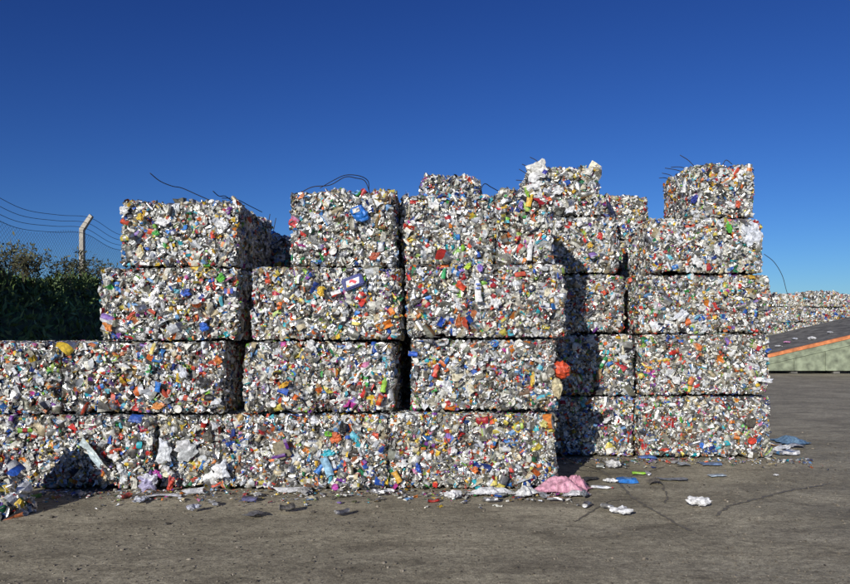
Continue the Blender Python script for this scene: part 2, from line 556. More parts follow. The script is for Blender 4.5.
# right stack
bale('R5', 640, 772, 0, .775, 8.8, 1.35, 'bottom bale at the right end of the wall, loose litter off its corner', FRONT, 85)
bale('R4', 643, 770, .78, 1.56, 8.82, 1.35, 'second bale from the ground at the right end', FRONT, 85)
bale('R3', 638, 772, 1.565, 2.32, 8.85, 1.35, 'third bale from the ground at the right end, drooping wire off its side', FRONT, 85)
bale('R2', 650, 763, 2.325, 3.04, 8.85, 1.35, 'bale at the right with a large white bag near its upper right corner', FRONT, 75, pw=PWL)
bale('R1', 690, 755, 3.045, 3.73, 8.95, 1.15, 'topmost right bale, end on, with wires sticking out to the left', FRONT, 60, pw=PWL)
# second row, seen between and above the others
BK = 'bales of the second row'
low = dict(nf=24, dens=.8)
bale('M0', 421, 481, 3.04, 3.57, 8.75, .9, 'small rounded bale peeping over the central stack against the sky', BK, 40, r=.17, lumpy=1.6)
bale('P1', 262, 322, 2.285, 2.80, 8.75, 1.2, 'low bale glimpsed in shade between the two left top bales', BK, 30)
bale('B1', 588, 649, 2.96, 3.62, 10.4, 1.1, 'back row bale with its top showing between the two right peaks', BK, 45)
for i in range(3):
    bale('BL%d' % i, 200, 330, .76 * i, .76 * i + .755, 8.75, 1.3, 'second row bale hidden in the dark gap right of the left stack', BK, **low)
for i in range(4):
    bale('BM%d' % i, 355, 470, .76 * i, .76 * i + .755, 8.75, 1.3, 'second row bale hidden in the dark gap left of the central stack', BK, **low)
for i in range(4):
    bale('BR%d' % i, 585, 690, .74 * i, .74 * i + .735, 10.4, 1.3, 'second row bale hidden in the black cleft left of the right stack', BK, **low)
# distant wall of paler bales
FARL = 'pale bale in the distant stacked wall behind the ramp'
for c in range(4):
    for l in range(5):
        bale('F%d_%d' % (c, l), 738 + c * 34 + (l % 2) * 2, 771.5 + c * 34 + (l % 2) * 2, .73 * l, .73 * l + .725 - (.12 * (c % 2) if l == 4 else 0), 34 + .15 * ((c + l) % 2), 1.3,
             FARL, 'bales of the distant wall', nf=0, dens=1.1, wts=(.5, .2, 1, 0, 0, .5), size=2.0, pw=PALE)


# ------------------------------------------------------------------ extra shapes
def tube_mesh(name, pts, r, mat, seg=6):
    pts = np.array(pts, float)
    # smooth by Catmull-Rom
    P = np.vstack([2 * pts[0] - pts[1], pts, 2 * pts[-1] - pts[-2]])
    out = []
    for i in range(1, len(P) - 2):
        for t in np.linspace(0, 1, 7)[:-1]:
            a, b, c, d = P[i - 1], P[i], P[i + 1], P[i + 2]
            out.append(.5 * ((2 * b) + (c - a) * t + (2 * a - 5 * b + 4 * c - d) * t * t + (3 * b - a - 3 * c + d) * t ** 3))
    out.append(pts[-1]); out = np.array(out)
    V, Fs = [], []
    for i, p in enumerate(out):
        t = unit(out[min(i + 1, len(out) - 1)] - out[max(i - 1, 0)])
        u = unit(np.cross(t, (0.31, .2, .93))); v = np.cross(t, u)
        for s in range(seg):
            a = 6.2832 * s / seg
            V.append(p + r * (u * math.cos(a) + v * math.sin(a)))
    for i in range(len(out) - 1):
        for s in range(seg):
            Fs.append((i * seg + s, i * seg + (s + 1) % seg, (i + 1) * seg + (s + 1) % seg, (i + 1) * seg + s))
    Fs.append(tuple(range(seg))[::-1]); Fs.append(tuple((len(out) - 1) * seg + s for s in range(seg)))
    me = bpy.data.meshes.new(name); me.from_pydata([tuple(v) for v in V], [], Fs)
    me.materials.append(mat)
    me.polygons.foreach_set('use_smooth', np.ones(len(Fs), bool))
    return me


def to_local(key, P):
    b = BALES[key]; root = b['root']
    P = np.array(P, float) - np.array(root.location)
    a = -root.rotation_euler[2]
    c, s = math.cos(a), math.sin(a)
    return np.stack([P[..., 0] * c - P[..., 1] * s, P[..., 0] * s + P[..., 1] * c, P[..., 2]], -1)


def wire(key, pix, Y, r=.0048):
    """pix: photo positions at depth Y (Y may change along the wire)"""
    n = len(pix)
    Ys = np.linspace(Y[0], Y[1], n) if isinstance(Y, tuple) else [Y] * n
    P = [(wx(a, y), y, wz(b, y)) for (a, b), y in zip(pix, Ys)]
    link('baling_wire', tube_mesh('baling_wire', to_local(key, P), r, M_WIRE), BALES[key]['root'])


wire('L1', [(150, 173), (160, 181), (172, 186), (182, 188), (198, 195), (214, 202)], (7.1, 7.6))
wire('L1', [(213, 191), (219, 196), (225, 196), (231, 200), (243, 207)], (7.5, 7.9))
wire('L1', [(222, 198), (236, 199), (250, 206), (262, 212)], (7.7, 8.4))
wire('P1', [(272, 240), (274, 228), (276, 218)], 8.9)
wire('P1', [(268, 236), (268, 226), (270, 214)], 8.8)
wire('K1', [(297, 195), (312, 187), (330, 185), (345, 177), (356, 178), (365, 181), (370, 193)], (7.3, 7.6))
wire('K1', [(320, 188), (334, 180), (346, 175), (360, 176), (368, 181), (369, 190)], (7.5, 7.9))
wire('M1a', [(478, 196), (484, 184), (491, 187), (500, 192)], (7.6, 7.9))
wire('N1', [(541, 168), (537, 161), (530, 157)], 9.0)
wire('N1', [(536, 174), (530, 168), (522, 164)], 9.0)
wire('N1', [(534, 180), (527, 174), (519, 169)], 9.0)
wire('N1', [(531, 186), (523, 181), (516, 180)], 9.0)
wire('R1', [(694, 166), (688, 160), (680, 155)], 9.1)
wire('R1', [(690, 170), (681, 167), (671, 167)], 9.3)
wire('R1', [(688, 174), (677, 170), (665, 168)], 9.4)
wire('R1', [(676, 180), (670, 175), (662, 173)], 9.9)
wire('R1', [(674, 183), (666, 178), (659, 178)], 10.0)
wire('R1', [(722, 166), (726, 160), (732, 164)], 9.0)
wire('R3', [(764, 254), (774, 262), (782, 275), (786, 289), (788, 296)], (8.9, 9.1), .004)
wire('M4', [(553, 445), (562, 455), (574, 463), (588, 467), (600, 470)], (7.3, 7.9), .004)


def piece(key, kind, px, py, size, cols, label=None, dY=-.03, rot=None, name=None, Y=None, base=None, amp=.2, full=False):
    """one prominent object set into a bale face; size (w,h,t) in metres"""
    b = BALES[key]
    y = (Y or b['Y']) + dY
    P = np.array([wx(px, y), y, wz(py, y)])
    if kind == 'wad': t = t_wad(base or ICO3, amp * 1.0, full)
    else: t = TPL[kind][int(rng.integers(len(TPL[kind])))]
    # local x -> right, y -> up, z -> toward the camera side
    a = R(rot if rot is not None else rng.uniform(0, 360))
    Bm = np.array([[1, 0, 0], [0, 0, -1], [0, 1, 0]], float)
    Rz = np.array([[math.cos(a), -math.sin(a), 0], [math.sin(a), math.cos(a), 0], [0, 0, 1]])
    acc = Acc()
    cols = [tuple(c) if len(c) == 4 else (*c, 0) for c in cols]
    while len(cols) < 3: cols.append(cols[-1])
    acc.add(t, (Bm @ Rz)[None], np.zeros((1, 3)), np.array([size], float) * (.88 if max(size) < .2 else 1), np.array([cols]))
    nm = name or NAMES[kind]
    me = acc.mesh(nm, M_LIT)
    o = link(nm, me, b['root'], to_local(key, P))
    if label: o['label'] = label
    return o


Wc, Wb, Cr = (.82, .82, .82), (.72, .75, .82), (.74, .68, .5)
piece('K1', 'wad', 360, 214, (.20, .15, .16), [(.02, .2, .68), (.02, .16, .6)], 'bright blue plastic bag with white patch', rot=-30, amp=.09, full=True, dY=-.05)
piece('K1', 'sheet', 356, 210, (.075, .06, .06), [(.75, .72, .66), (.7, .7, .7)], dY=-.122, rot=20)
piece('K1', 'wad', 374, 256, (.1, .16, .1), [(.5, .12, .06), (.72, .6, .5)], rot=40)
piece('K1', 'disc', 333, 251, (.1, .09, .1), [(.8, .78, .74)])
piece('K1', 'wad', 327, 203, (.11, .08, .1), [Wc, Cr])
piece('K2', 'wad', 321, 291, (.09, .12, .1), [(.8, .52, .05), (.75, .45, .05)])
piece('K2', 'can', 336, 293, (.11, .12, .12), [(.6, .05, .03), Wc, Wc], rot=20)
piece('K3', 'wad', 284, 385, (.13, .08, .1), [(.78, .45, .03), (.6, .3, .03)])
piece('K3', 'can', 283, 391, (.12, .13, .13), [(.02, .1, .5), (.02, .1, .5), Wc], rot=-20)
piece('K3', 'wad', 312, 346, (.16, .1, .12), [Wc, Wb])
piece('K3', 'bottle', 384, 385, (.17, .17, .17), [(.3, .55, .05), (.3, .55, .05), (.1, .3, .03)], rot=80)
piece('K3', 'disc', 273, 404, (.085, .085, .08), [Wc])
piece('K3', 'can', 380, 400, (.12, .12, .12), [(.65, .08, .02), (.7, .2, .03), Wc], rot=70)
piece('K4', 'sheet', 327, 467, (.20, .2, .16), [(.36, .62, .82), (.36, .62, .82)], 'pale blue plastic sheet', rot=25, name='plastic_sheet')
piece('K4', 'wad', 343, 428, (.11, .18, .12), [(.02, .02, .022), (.03, .03, .03)], 'black plastic bag')
piece('K4', 'sheet', 281, 450, (.16, .18, .05), [(.28, .24, .16), (.28, .24, .16)], 'brown tray with purple edges', rot=10, name='food_tray', dY=-.05)
piece('K4', 'carton', 286, 444, (.12, .05, .08), [(.12, .02, .24), (.1, .02, .2)], rot=-70, dY=-.08)
piece('K4', 'carton', 279, 456, (.15, .05, .08), [(.12, .02, .24), (.1, .02, .2)], rot=12, dY=-.08)
piece('K4', 'wad', 336, 438, (.13, .13, .1), [(.7, .16, .05), (.66, .12, .05)])
piece('K4', 'wad', 328, 434, (.1, .07, .1), [(.16, .5, .03), (.12, .42, .03)])
piece('K4', 'wad', 328, 453, (.15, .08, .1), [(.05, .5, .62), Wc])
piece('K4', 'disc', 335, 487, (.08, .08, .08), [(.5, .05, .4)], rot=0)
piece('M2', 'bottle', 478, 290, (.24, .2, .2), [Wc, Wc, Wc], 'white plastic bottle with blue lines', rot=95, dY=-.07)
piece('M2', 'carton', 478, 284, (.05, .02, .06), [(.03, .15, .7), (.03, .15, .7)], dY=-.115, rot=4)
piece('M2', 'carton', 478, 288, (.05, .018, .06), [(.03, .15, .7), (.03, .15, .7)], dY=-.115, rot=4)
piece('M2', 'wad', 453, 289, (.12, .08, .1), [Wc, Wb])
piece('M2', 'sheet', 461, 286, (.12, .08, .08), [(.72, .08, .03), (.72, .08, .03)], rot=-40, dY=-.06)
piece('M2', 'wad', 480, 268, (.1, .09, .1), [(.3, .18, .6), (.22, .1, .5)])
piece('M2', 'wad', 468, 266, (.11, .06, .08), [(.5, .68, .05), (.3, .5, .05)])
piece('M2', 'bottle', 444, 273, (.13, .12, .12), [(.03, .38, .12), (.03, .38, .12), Wc], rot=80)
piece('M2', 'wad', 496, 303, (.12, .14, .1), [Wc, Wb])
piece('M2', 'wad', 421, 272, (.1, .12, .1), [Wb, Wc])
piece('M2', 'sheet', 441, 322, (.1, .12, .1), [(.02, .08, .45), (.02, .08, .45)], rot=60)
piece('M3', 'wad', 561, 370, (.19, .18, .2), [(.72, .09, .03), (.8, .36, .1)], 'orange red plastic bag bulging from the edge', dY=.10, rot=10, amp=.2, full=True)
piece('M3', 'wad', 557, 388, (.11, .2, .14), [(.66, .58, .36), (.6, .5, .3)], 'cream plastic bag hanging below the red one', dY=.02, rot=8, amp=.2, full=True)
piece('M3', 'bottle', 436, 370, (.16, .16, .16), [(.65, .05, .03), (.7, .2, .1), Wc], rot=75)
piece('M3', 'can', 413, 354, (.1, .1, .1), [(.03, .12, .6), (.03, .12, .6), Wc])
piece('M3', 'wad', 533, 380, (.13, .08, .1), [(.75, .5, .06), Wc])
piece('M4', 'wad', 418, 468, (.1, .08, .1), [(.03, .1, .5), (.02, .08, .4)])
piece('M4', 'wad', 403, 464, (.1, .14, .1), [Wc, Wb])
piece('M4', 'can', 397, 477, (.14, .12, .12), [(.78, .4, .04), (.78, .5, .1), Wc], rot=-60)
piece('M4', 'wad', 475, 470, (.08, .09, .1), [(.75, .2, .04), (.6, .05, .03)])
piece('M4', 'wad', 452, 451, (.1, .1, .1), [Wc, (.6, .2, .2)])
piece('M4', 'wad', 543, 424, (.12, .1, .1), [(.65, .6, .2), Wc])
piece('M4', 'sheet', 504, 480, (.13, .1, .1), [(.1, .1, .11), (.1, .1, .11)], name='plastic_sheet')
piece('M1a', 'wad', 434, 205, (.13, .1, .1), [Wc, Wb])
piece('M1a', 'wad', 418, 217, (.1, .1, .1), [Cr, Wc])
piece('M1b', 'wad', 521, 205, (.1, .08, .1), [(.28, .2, .55), (.28, .2, .55)])
piece('M1b', 'can', 529, 202, (.11, .11, .11), [(.8, .45, .04), (.8, .45, .04), Wc], rot=80)
piece('M1b', 'wad', 527, 193, (.12, .06, .08), [(.28, .5, .05), (.28, .5, .05)])
piece('M1b', 'bottle', 530, 250, (.22, .14, .14), [Wc, Wc, Wc], rot=85)
piece('L2', 'carton', 229, 291, (.1, .09, .1), [(.02, .07, .42), (.6, .1, .05)], 'small dark blue box with a red band', rot=0)
piece('L2', 'wad', 221, 278, (.09, .1, .1), [(.12, .5, .06), (.1, .4, .05)])
piece('L2', 'wad', 186, 293, (.1, .1, .1), [(.05, .16, .7), (.03, .1, .5)])
piece('L2', 'wad', 204, 327, (.1, .1, .1), [(.03, .14, .6), Wc])
piece('L2', 'wad', 153, 301, (.14, .13, .12), [Wc, Wb])
piece('L2', 'wad', 142, 283, (.1, .1, .1), [Wc, Cr])
piece('L2', 'wad', 131, 316, (.12, .08, .1), [(.65, .1, .06), (.75, .3, .1)])
piece('L2', 'wad', 108, 327, (.12, .1, .1), [(.78, .28, .06), (.7, .2, .05)])
piece('L1', 'wad', 162, 222, (.14, .12, .1), [Wc, Wb])
piece('L1', 'wad', 156, 233, (.08, .08, .08), [(.1, .48, .1), (.1, .4, .1)])
piece('L1', 'wad', 140, 252, (.12, .12, .1), [Cr, (.7, .5, .1)])
piece('L1', 'wad', 140, 217, (.08, .12, .1), [(.72, .5, .05), (.75, .4, .05)])
piece('L1', 'sheet', 212, 235, (.08, .05, .06), [(.7, .08, .04), (.7, .08, .04)])
piece('L1', 'wad', 222, 225, (.15, .12, .12), [Wc, Wb])
piece('L1', 'wad', 124, 210, (.1, .1, .1), [Wc, Wc])
piece('L3', 'bottle', 153, 348, (.15, .13, .13), [(.7, .6, .2), (.75, .5, .1), Wc], rot=70)
piece('L3', 'wad', 183, 372, (.14, .16, .1), [Wb, (.5, .5, .52)])
piece('L3', 'wad', 124, 367, (.14, .08, .1), [Wc, Cr])
piece('L3', 'can', 158, 387, (.11, .11, .11), [(.03, .2, .65), (.03, .2, .65), Wc], rot=80)
piece('L3', 'wad', 158, 406, (.13, .1, .1), [(.75, .3, .08), (.65, .2, .1)])
piece('L3', 'disc', 178, 409, (.1, .09, .1), [(.82, .8, .72)])
piece('L3', 'wad', 218, 360, (.1, .12, .1), [(.72, .22, .05), (.7, .2, .05)])
piece('L3', 'wad', 203, 382, (.13, .17, .12), [(.05, .05, .055), (.08, .08, .08)], 'dark plastic bag')
piece('L4a', 'sheet', 93, 452, (.3, .16, .16), [(.62, .72, .75), (.7, .74, .76)], 'pale torn plastic sheet', rot=-50, name='plastic_sheet', dY=-.06)
piece('L4a', 'wad', 115, 457, (.1, .14, .1), [Wc, Cr])
piece('L4a', 'wad', 128, 443, (.1, .07, .1), [Wc, Wc])
piece('L4b', 'wad', 149, 482, (.2, .17, .2), [(.72, .72, .8), (.45, .42, .62)], 'white plastic bag with purple print', rot=0, dY=-.1)
piece('L4b', 'wad', 164, 452, (.14, .24, .14), [(.72, .75, .78), Wb], 'pale plastic bag', rot=0, dY=-.06)
piece('L4b', 'wad', 167, 473, (.1, .1, .1), [(.78, .76, .55), Wc], dY=-.08)
piece('L4b', 'wad', 157, 474, (.1, .09, .1), [(.55, .06, .4), (.3, .1, .4)], dY=-.08)
piece('L4b', 'wad', 171, 484, (.16, .14, .14), [(.68, .08, .04), (.6, .1, .1)], dY=-.08)
piece('L4b', 'wad', 186, 450, (.2, .24, .12), [(.45, .47, .48), (.6, .6, .62)], 'grey plastic bag', dY=-.03)
piece('L4b', 'wad', 208, 436, (.1, .16, .1), [(.1, .09, .07), (.2, .15, .08)])
piece('L4b', 'wad', 221, 470, (.16, .24, .12), [Wc, Wb], 'torn white plastic bag hanging at the corner', rot=-25, dY=-.12, amp=.26)
piece('N5', 'wad', 607, 420, (.16, .08, .1), [Wc, Wc], 'white ring shaped piece', rot=40)
piece('N5', 'wad', 606, 413, (.13, .06, .06), [(.02, .02, .02), (.02, .02, .02)], rot=50)
piece('N4', 'wad', 599, 374, (.16, .1, .1), [(.4, .26, .12), (.45, .3, .15)], 'brown paper bag', name='paper_bag')
piece('N4', 'bottle', 604, 361, (.18, .14, .14), [(.05, .35, .12), Wc, Wc], rot=60)
piece('N1', 'wad', 537, 171, (.28, .24, .2), [(.8, .79, .74), Wc], 'white plastic bag at the top corner', rot=20, dY=.02, amp=.26)
piece('N1', 'sheet', 545, 172, (.14, .06, .08), [(.04, .04, .35), (.04, .04, .35)], rot=-30, dY=-.12)
piece('N1', 'wad', 533, 187, (.24, .16, .14), [Wc, Cr], rot=10, dY=.02)
piece('N1', 'wad', 558, 191, (.14, .12, .1), [Wc, Wb])
piece('N2', 'wad', 570, 210, (.16, .1, .1), [Wc, Wb], dY=-.01)
piece('N2', 'wad', 558, 224, (.1, .16, .1), [Wc, Cr], rot=-20)
piece('N2', 'wad', 579, 222, (.12, .12, .1), [Wc, Wc])
piece('N2', 'wad', 600, 236, (.1, .1, .1), [(.65, .05, .04), (.6, .1, .1)])
piece('N2', 'wad', 590, 245, (.09, .09, .1), [(.78, .5, .05), (.8, .5, .1)])
piece('B1', 'wad', 611, 211, (.3, .12, .16), [(.02, .03, .08), (.02, .02, .04)], 'dark blue plastic bag', dY=-.05)
piece('R2', 'wad', 752, 234, (.24, .36, .2), [Wb, Wc], 'large white plastic bag', rot=5, amp=.24, dY=.03)
piece('R2', 'wad', 729, 228, (.16, .12, .12), [(.12, .5, .06), (.1, .45, .05)])
piece('R2', 'wad', 717, 250, (.14, .16, .12), [Wc, Wc])
piece('R2', 'wad', 697, 262, (.18, .12, .12), [Wc, Wb])
piece('R1', 'wad', 743, 174, (.26, .26, .2), [Wc, Wb], 'white plastic bag at the top corner', rot=10, amp=.24, dY=.06)
piece('R1', 'wad', 731, 205, (.18, .1, .12), [Wc, Wb])
piece('R1', 'wad', 738, 204, (.09, .09, .08), [(.68, .12, .04), (.6, .1, .05)], dY=-.06)
piece('R1', 'wad', 694, 199, (.12, .16, .1), [(.03, .05, .3), (.1, .1, .4)])
piece('R1', 'bottle', 686, 184, (.24, .2, .2), [Wc, Wb, Wc], rot=80, Y=9.15)
piece('R3', 'wad', 681, 316, (.2, .12, .12), [Wb, Wc])
piece('R3', 'wad', 697, 317, (.08, .07, .08), [(.2, .5, .7), (.2, .5, .7)])
piece('R4', 'wad', 698, 347, (.13, .12, .1), [(.7, .2, .05), (.7, .4, .2)])
piece('R4', 'wad', 676, 380, (.12, .12, .1), [Wc, Wc])
piece('R4', 'wad', 767, 381, (.18, .07, .16), [Wb, Wc], 'pale bag sticking out at the right edge', rot=0, dY=.0)
piece('R4', 'can', 691, 381, (.12, .12, .12), [(.75, .35, .05), (.7, .2, .1), Wc])
piece('R5', 'wad', 703, 446, (.1, .1, .1), [(.05, .2, .7), Wc])
piece('R5', 'disc', 752, 441, (.13, .12, .1), [(.65, .06, .03)])
piece('R5', 'wad', 665, 450, (.12, .1, .1), [(.65, .08, .04), Wc])

# the dark blue carton with its printed front
b = BALES['K2']
c0 = to_local('K2', (wx(352.5, 7.0), 7.03, wz(282, 7.0)))


def rbox(w, h, t, mat, name, bev=.008):
    import bmesh
    bm = bmesh.new(); bmesh.ops.create_cube(bm, size=1)
    for v in bm.verts: v.co = (v.co.x * w, v.co.y * t, v.co.z * h)
    if bev: bmesh.ops.bevel(bm, geom=bm.edges[:], offset=bev, segments=2, affect='EDGES')
    me = bpy.data.meshes.new(name); bm.to_mesh(me); bm.free(); me.materials.append(mat)
    return me


M_BLUE = plain_mat('blue_card', (.007, .02, .17), .45, 0, 15, .3)
M_WHT = plain_mat('white_print', (.75, .76, .78), .5, 0, 30, .12)
M_REDP = plain_mat('red_print', (.65, .05, .07), .5, 0, 30, .2)
M_YELP = plain_mat('yellow_print', (.78, .5, .04), .5, 0, 30, .2)
ct = link('flattened_carton', rbox(.215, .125, .05, M_BLUE, 'flattened_carton', .012), b['root'], c0)
ct['label'] = 'dark blue carton with a white label marked in red'
ct.rotation_euler = (R(-8), R(-22), R(6))


def poly_plate(name, pts, y, mat, parent):
    V = [(x, y, z) for x, z in pts] + [(x, y + .004, z) for x, z in pts]
    n = len(pts)
    fs = [tuple(range(n)), tuple(range(2 * n - 1, n - 1, -1))] + [(i, i + n, (i + 1) % n + n, (i + 1) % n) for i in range(n)]
    me = bpy.data.meshes.new(name); me.from_pydata(V, [], fs); me.materials.append(mat)
    return link(name, me, parent)


poly_plate('label', [(-.078, -.036), (.055, -.036), (.078, .026), (-.062, .028)], -.029, M_WHT, ct)
poly_plate('printed_mark', [(-.04, -.004), (-.026, .022), (.002, .025), (.04, -.01), (.016, -.03), (-.012, .002)], -.032, M_REDP, ct)
poly_plate('printed_mark', [(-.074, -.034), (-.038, -.034), (-.068, -.008)], -.032, M_YELP, ct)


# ------------------------------------------------------------------ loose things on the ground
def ground_piece(px, py, kind, size, cols, label, cat, name=None, group='loose litter on the yard ground', rot=None, z=None, base=None, amp=.2, squash=.5):
    Y = EYE * F / (py - PY)
    X = wx(px, Y)
    t = t_wad(base or ICO3, amp * 1.15) if kind == 'wad' else TPL[kind][int(rng.integers(len(TPL[kind])))]
    a = rng.uniform(0, 6.28) if rot is None else R(rot)
    M = np.array([[math.cos(a), -math.sin(a), 0], [math.sin(a), math.cos(a), 0], [0, 0, 1]])
    cols = [tuple(c) if len(c) == 4 else (*c, 0) for c in cols]
    while len(cols) < 3: cols.append(cols[-1])
    acc = Acc()
    sc = np.array([size], float)
    if sc.ndim == 1: sc = np.array([[size] * 3], float)
    acc.add(t, M[None], np.zeros((1, 3)), sc, np.array([cols]))
    zmin = acc.V[0][:, 2].min()
    acc.V[0][:, 2] -= zmin
    nm = name or NAMES[kind]
    me = acc.mesh(nm, M_LIT)
    o = link(nm, me, None, (X, Y, (z or .003)))
    return tag(o, label, cat, group)


def crumpled(name, w, d, hgt, col, seed, nx=44, ny=26, folds=9):
    g = np.random.default_rng(seed)
    U, Vv = np.meshgrid(np.linspace(-1, 1, nx), np.linspace(-1, 1, ny))
    ang = np.arctan2(Vv, U); rad = np.sqrt(U ** 2 + Vv ** 2)
    edge = 1 + sum(g.uniform(.06, .16) * np.sin(k * ang + g.uniform(0, 6.28)) for k in (2, 3, 5, 8))
    x, y = U * edge * w / 2, Vv * edge * d / 2
    z = hgt * np.clip(1 - rad ** 2 * .75, 0, 1) ** .7
    for k in range(folds):
        a = g.uniform(0, 6.28); f = g.uniform(4, 13)
        z = z + hgt * g.uniform(.12, .3) * np.abs(np.sin((U * math.cos(a) + Vv * math.sin(a)) * f / 2 + g.uniform(0, 6.28))) * np.clip(1.25 - rad, .15, 1) - hgt * .08
    z = np.maximum(z, .004 + .012 * g.random(z.shape))
    V = np.stack([x.ravel(), y.ravel(), z.ravel()], 1)
    i, j = np.meshgrid(np.arange(nx - 1), np.arange(ny - 1))
    k = (j * nx + i).ravel()
    li = np.stack([k, k + 1, k + nx + 1, k + nx], 1).ravel()
    n0 = len(V)
    acc = Acc()
    C = np.tile(np.array([[*col, 0]]), (len(k), 1)); C[:, :3] *= g.uniform(.9, 1.05, (len(k), 1))
    acc.raw(V, li, np.full(len(k), 4), C)
    me = acc.mesh(name, M_LIT)
    me.polygons.foreach_set('use_smooth', np.ones(len(me.polygons), bool))
    return me


def sheet_on_ground(px, py, w, d, h, col, label, cat, name, seed, rz=0):
    Y = EYE * F / (py - PY)
    o = link(name, crumpled(name, w, d, h, col, seed), None, (wx(px, Y), Y, .004))
    o.rotation_euler = (0, 0, R(rz))
    return tag(o, label, cat, 'loose sheets at the foot of the wall')


sheet_on_ground(561, 491.5, .46, .26, .09, (.72, .36, .46), 'large crumpled pink sheet on the ground at the corner of the central stack', 'sheet', 'plastic_sheet', 3, -8)
sheet_on_ground(577, 489, .24, .2, .085, (.72, .34, .44), 'smaller pink bundle heaped on the right end of the pink sheet', 'sheet', 'plastic_sheet', 4, 30)
sheet_on_ground(490, 494, .46, .14, .045, (.8, .8, .8), 'long white crumpled sheet lying along the foot of the central stack', 'sheet', 'plastic_sheet', 5, 6)
sheet_on_ground(526, 495, .26, .16, .055, (.8, .8, .78), 'white crumpled sheet between the long white one and the pink sheet', 'sheet', 'plastic_sheet', 6, 40)
sheet_on_ground(575, 496, .26, .09, .03, (.72, .7, .72), 'flat whitish scrap of film in front of the pink sheet', 'sheet', 'plastic_sheet', 7, 0)
sheet_on_ground(790, 442, .42, .5, .05, (.2, .34, .5), 'blue grey sheet on the ground beyond the right end of the wall', 'sheet', 'plastic_sheet', 8, 10)

Sv = (.72, .72, .74, .7)
G = ground_piece
G(453, 500, 'wad', (.14, .1, .22), [Wc, Wc], 'upright crumpled white bag in front of the central stack', 'bag', rot=20)
G(433, 503, 'can', (.11, .1, .1), [(.62, .05, .04), (.6, .1, .08), Sv], 'crushed red can left of the upright white bag', 'can')
G(491, 502, 'can', (.12, .12, .12), [Sv, (.3, .3, .3, .3), Sv], 'dented silver can in front of the long white sheet', 'can', rot=15)
G(502, 497, 'wad', (.1, .08, .08), [(.4, .42, .4), (.3, .3, .3)], 'grey wad just below the long white sheet', 'bag')
G(544, 498, 'wad', (.14, .1, .14), [(.26, .27, .3), (.45, .47, .5)], 'grey crumpled bag left of the pink sheet end', 'bag')
G(555, 501, 'can', (.14, .12, .12), [(.5, .5, .5, .5), (.6, .25, .1), Sv], 'crushed grey can with orange band in front of the pink sheet', 'can', rot=-10)
G(584, 497, 'wad', (.14, .1, .14), [(.28, .3, .33), (.35, .36, .4)], 'dark grey crumpled bag below the pink bundle', 'bag')
G(587, 507, 'can', (.1, .1, .1), [Sv, (.2, .2, .25), Sv], 'small silver can right of centre near the bottom of the yard', 'can')
G(607, 509, 'can', (.12, .1, .1), [(.5, .5, .5, .5), (.3, .15, .1), Sv], 'flattened grey can right of the small silver can', 'can')
G(565, 487, 'wad', (.1, .1, .12), [(.55, .08, .05), (.5, .2, .1)], 'red wad behind the pink sheet', 'bag')
G(571, 481, 'can', (.12, .1, .1), [(.5, .25, .05, .3), Sv, Sv], 'brown can behind the pink bundle at the corner', 'can')
G(610, 483, 'wad', (.12, .1, .12), [Wc, Cr], 'white wad on the ground right of the pink sheet', 'bag')
G(602, 489, 'bottle', (.22, .16, .16), [Wc, Wb, (.6, .1, .1)], 'squashed white bottle with red cap right of the pink sheet', 'bottle', rot=-12)
G(627, 483, 'carton', (.2, .16, .2), [(.03, .2, .62), (.2, .4, .7)], 'flat blue carton on open ground in front of the shadowed stack', 'carton', rot=0)
G(640, 475, 'bottle', (.17, .16, .16), [(.3, .6, .05), (.35, .62, .06), (.2, .4, .04)], 'lime green bottle lying in front of the right stack', 'bottle', rot=-10)
G(647, 475, 'can', (.1, .1, .1), [(.1, .1, .1), (.3, .3, .3), Sv], 'small black can touching the lime green bottle', 'can')
G(613, 468, 'wad', (.16, .12, .18), [(.7, .7, .7), (.4, .4, .42)], 'grey white ball of film in front of the shadowed stack', 'bag')
G(655, 484, 'sheet', (.2, .14, .1), [(.12, .1, .08), (.2, .18, .15)], 'dark brown scrap on the ground below the lime green bottle', 'scrap', name='paper_scrap', rot=0)
G(676, 463, 'can', (.13, .12, .12), [Sv, (.3, .3, .3, .3), Sv], 'silver can close to the foot of the right stack', 'can', rot=40)
G(684, 465, 'sheet', (.3, .2, .08), [(.5, .55, .6), (.4, .45, .5)], 'pale film scrap beside the silver can at the right stack', 'scrap', name='plastic_film', rot=0)
G(647, 459.5, 'carton', (.2, .16, .2), [(.1, .2, .5), (.1, .2, .5)], 'blue carton at the foot of the right stack', 'carton', rot=0)
G(711, 465, 'carton', (.22, .16, .1), [(.16, .24, .42), (.2, .28, .45)], 'flat slate blue carton in front of the right stack', 'carton', rot=0)
G(673, 480, 'sheet', (.3, .25, .05), [(.3, .33, .38), (.3, .33, .38)], 'grey film lying on open ground in front of the right stack', 'scrap', name='plastic_film', rot=0)
G(717, 476, 'carton', (.18, .14, .06), [(.5, .6, .7), (.5, .6, .7)], 'small pale blue card on open ground', 'carton', rot=10)
G(776, 476, 'wad', (.06, .06, .05), [Wc, Wc], 'tiny white wad alone on the right of the yard', 'bag')
G(700, 507, 'wad', (.22, .15, .2), [Wc, (.65, .12, .06)], 'white and red torn wrapper alone near the bottom right of the yard', 'wrapper', name='wrapper', rot=-10)
G(621, 514, 'wad', (.18, .12, .11), [Wc, Wc], 'white crumpled bag near the bottom of the yard right of the pink sheet', 'bag', rot=0)
G(600, 467, 'carton', (.18, .12, .1), [(.35, .38, .35), (.4, .42, .4)], 'dull grey carton at the edge of the tall shadow', 'carton')
G(590, 480, 'sheet', (.22, .14, .1), [(.06, .06, .06), (.1, .1, .1)], 'black scrap of film behind the pink bundle', 'scrap', name='plastic_film')
G(772, 452, 'wad', (.26, .16, .14), [Wc, Wb], 'white bag at the bottom right corner of the wall', 'bag')
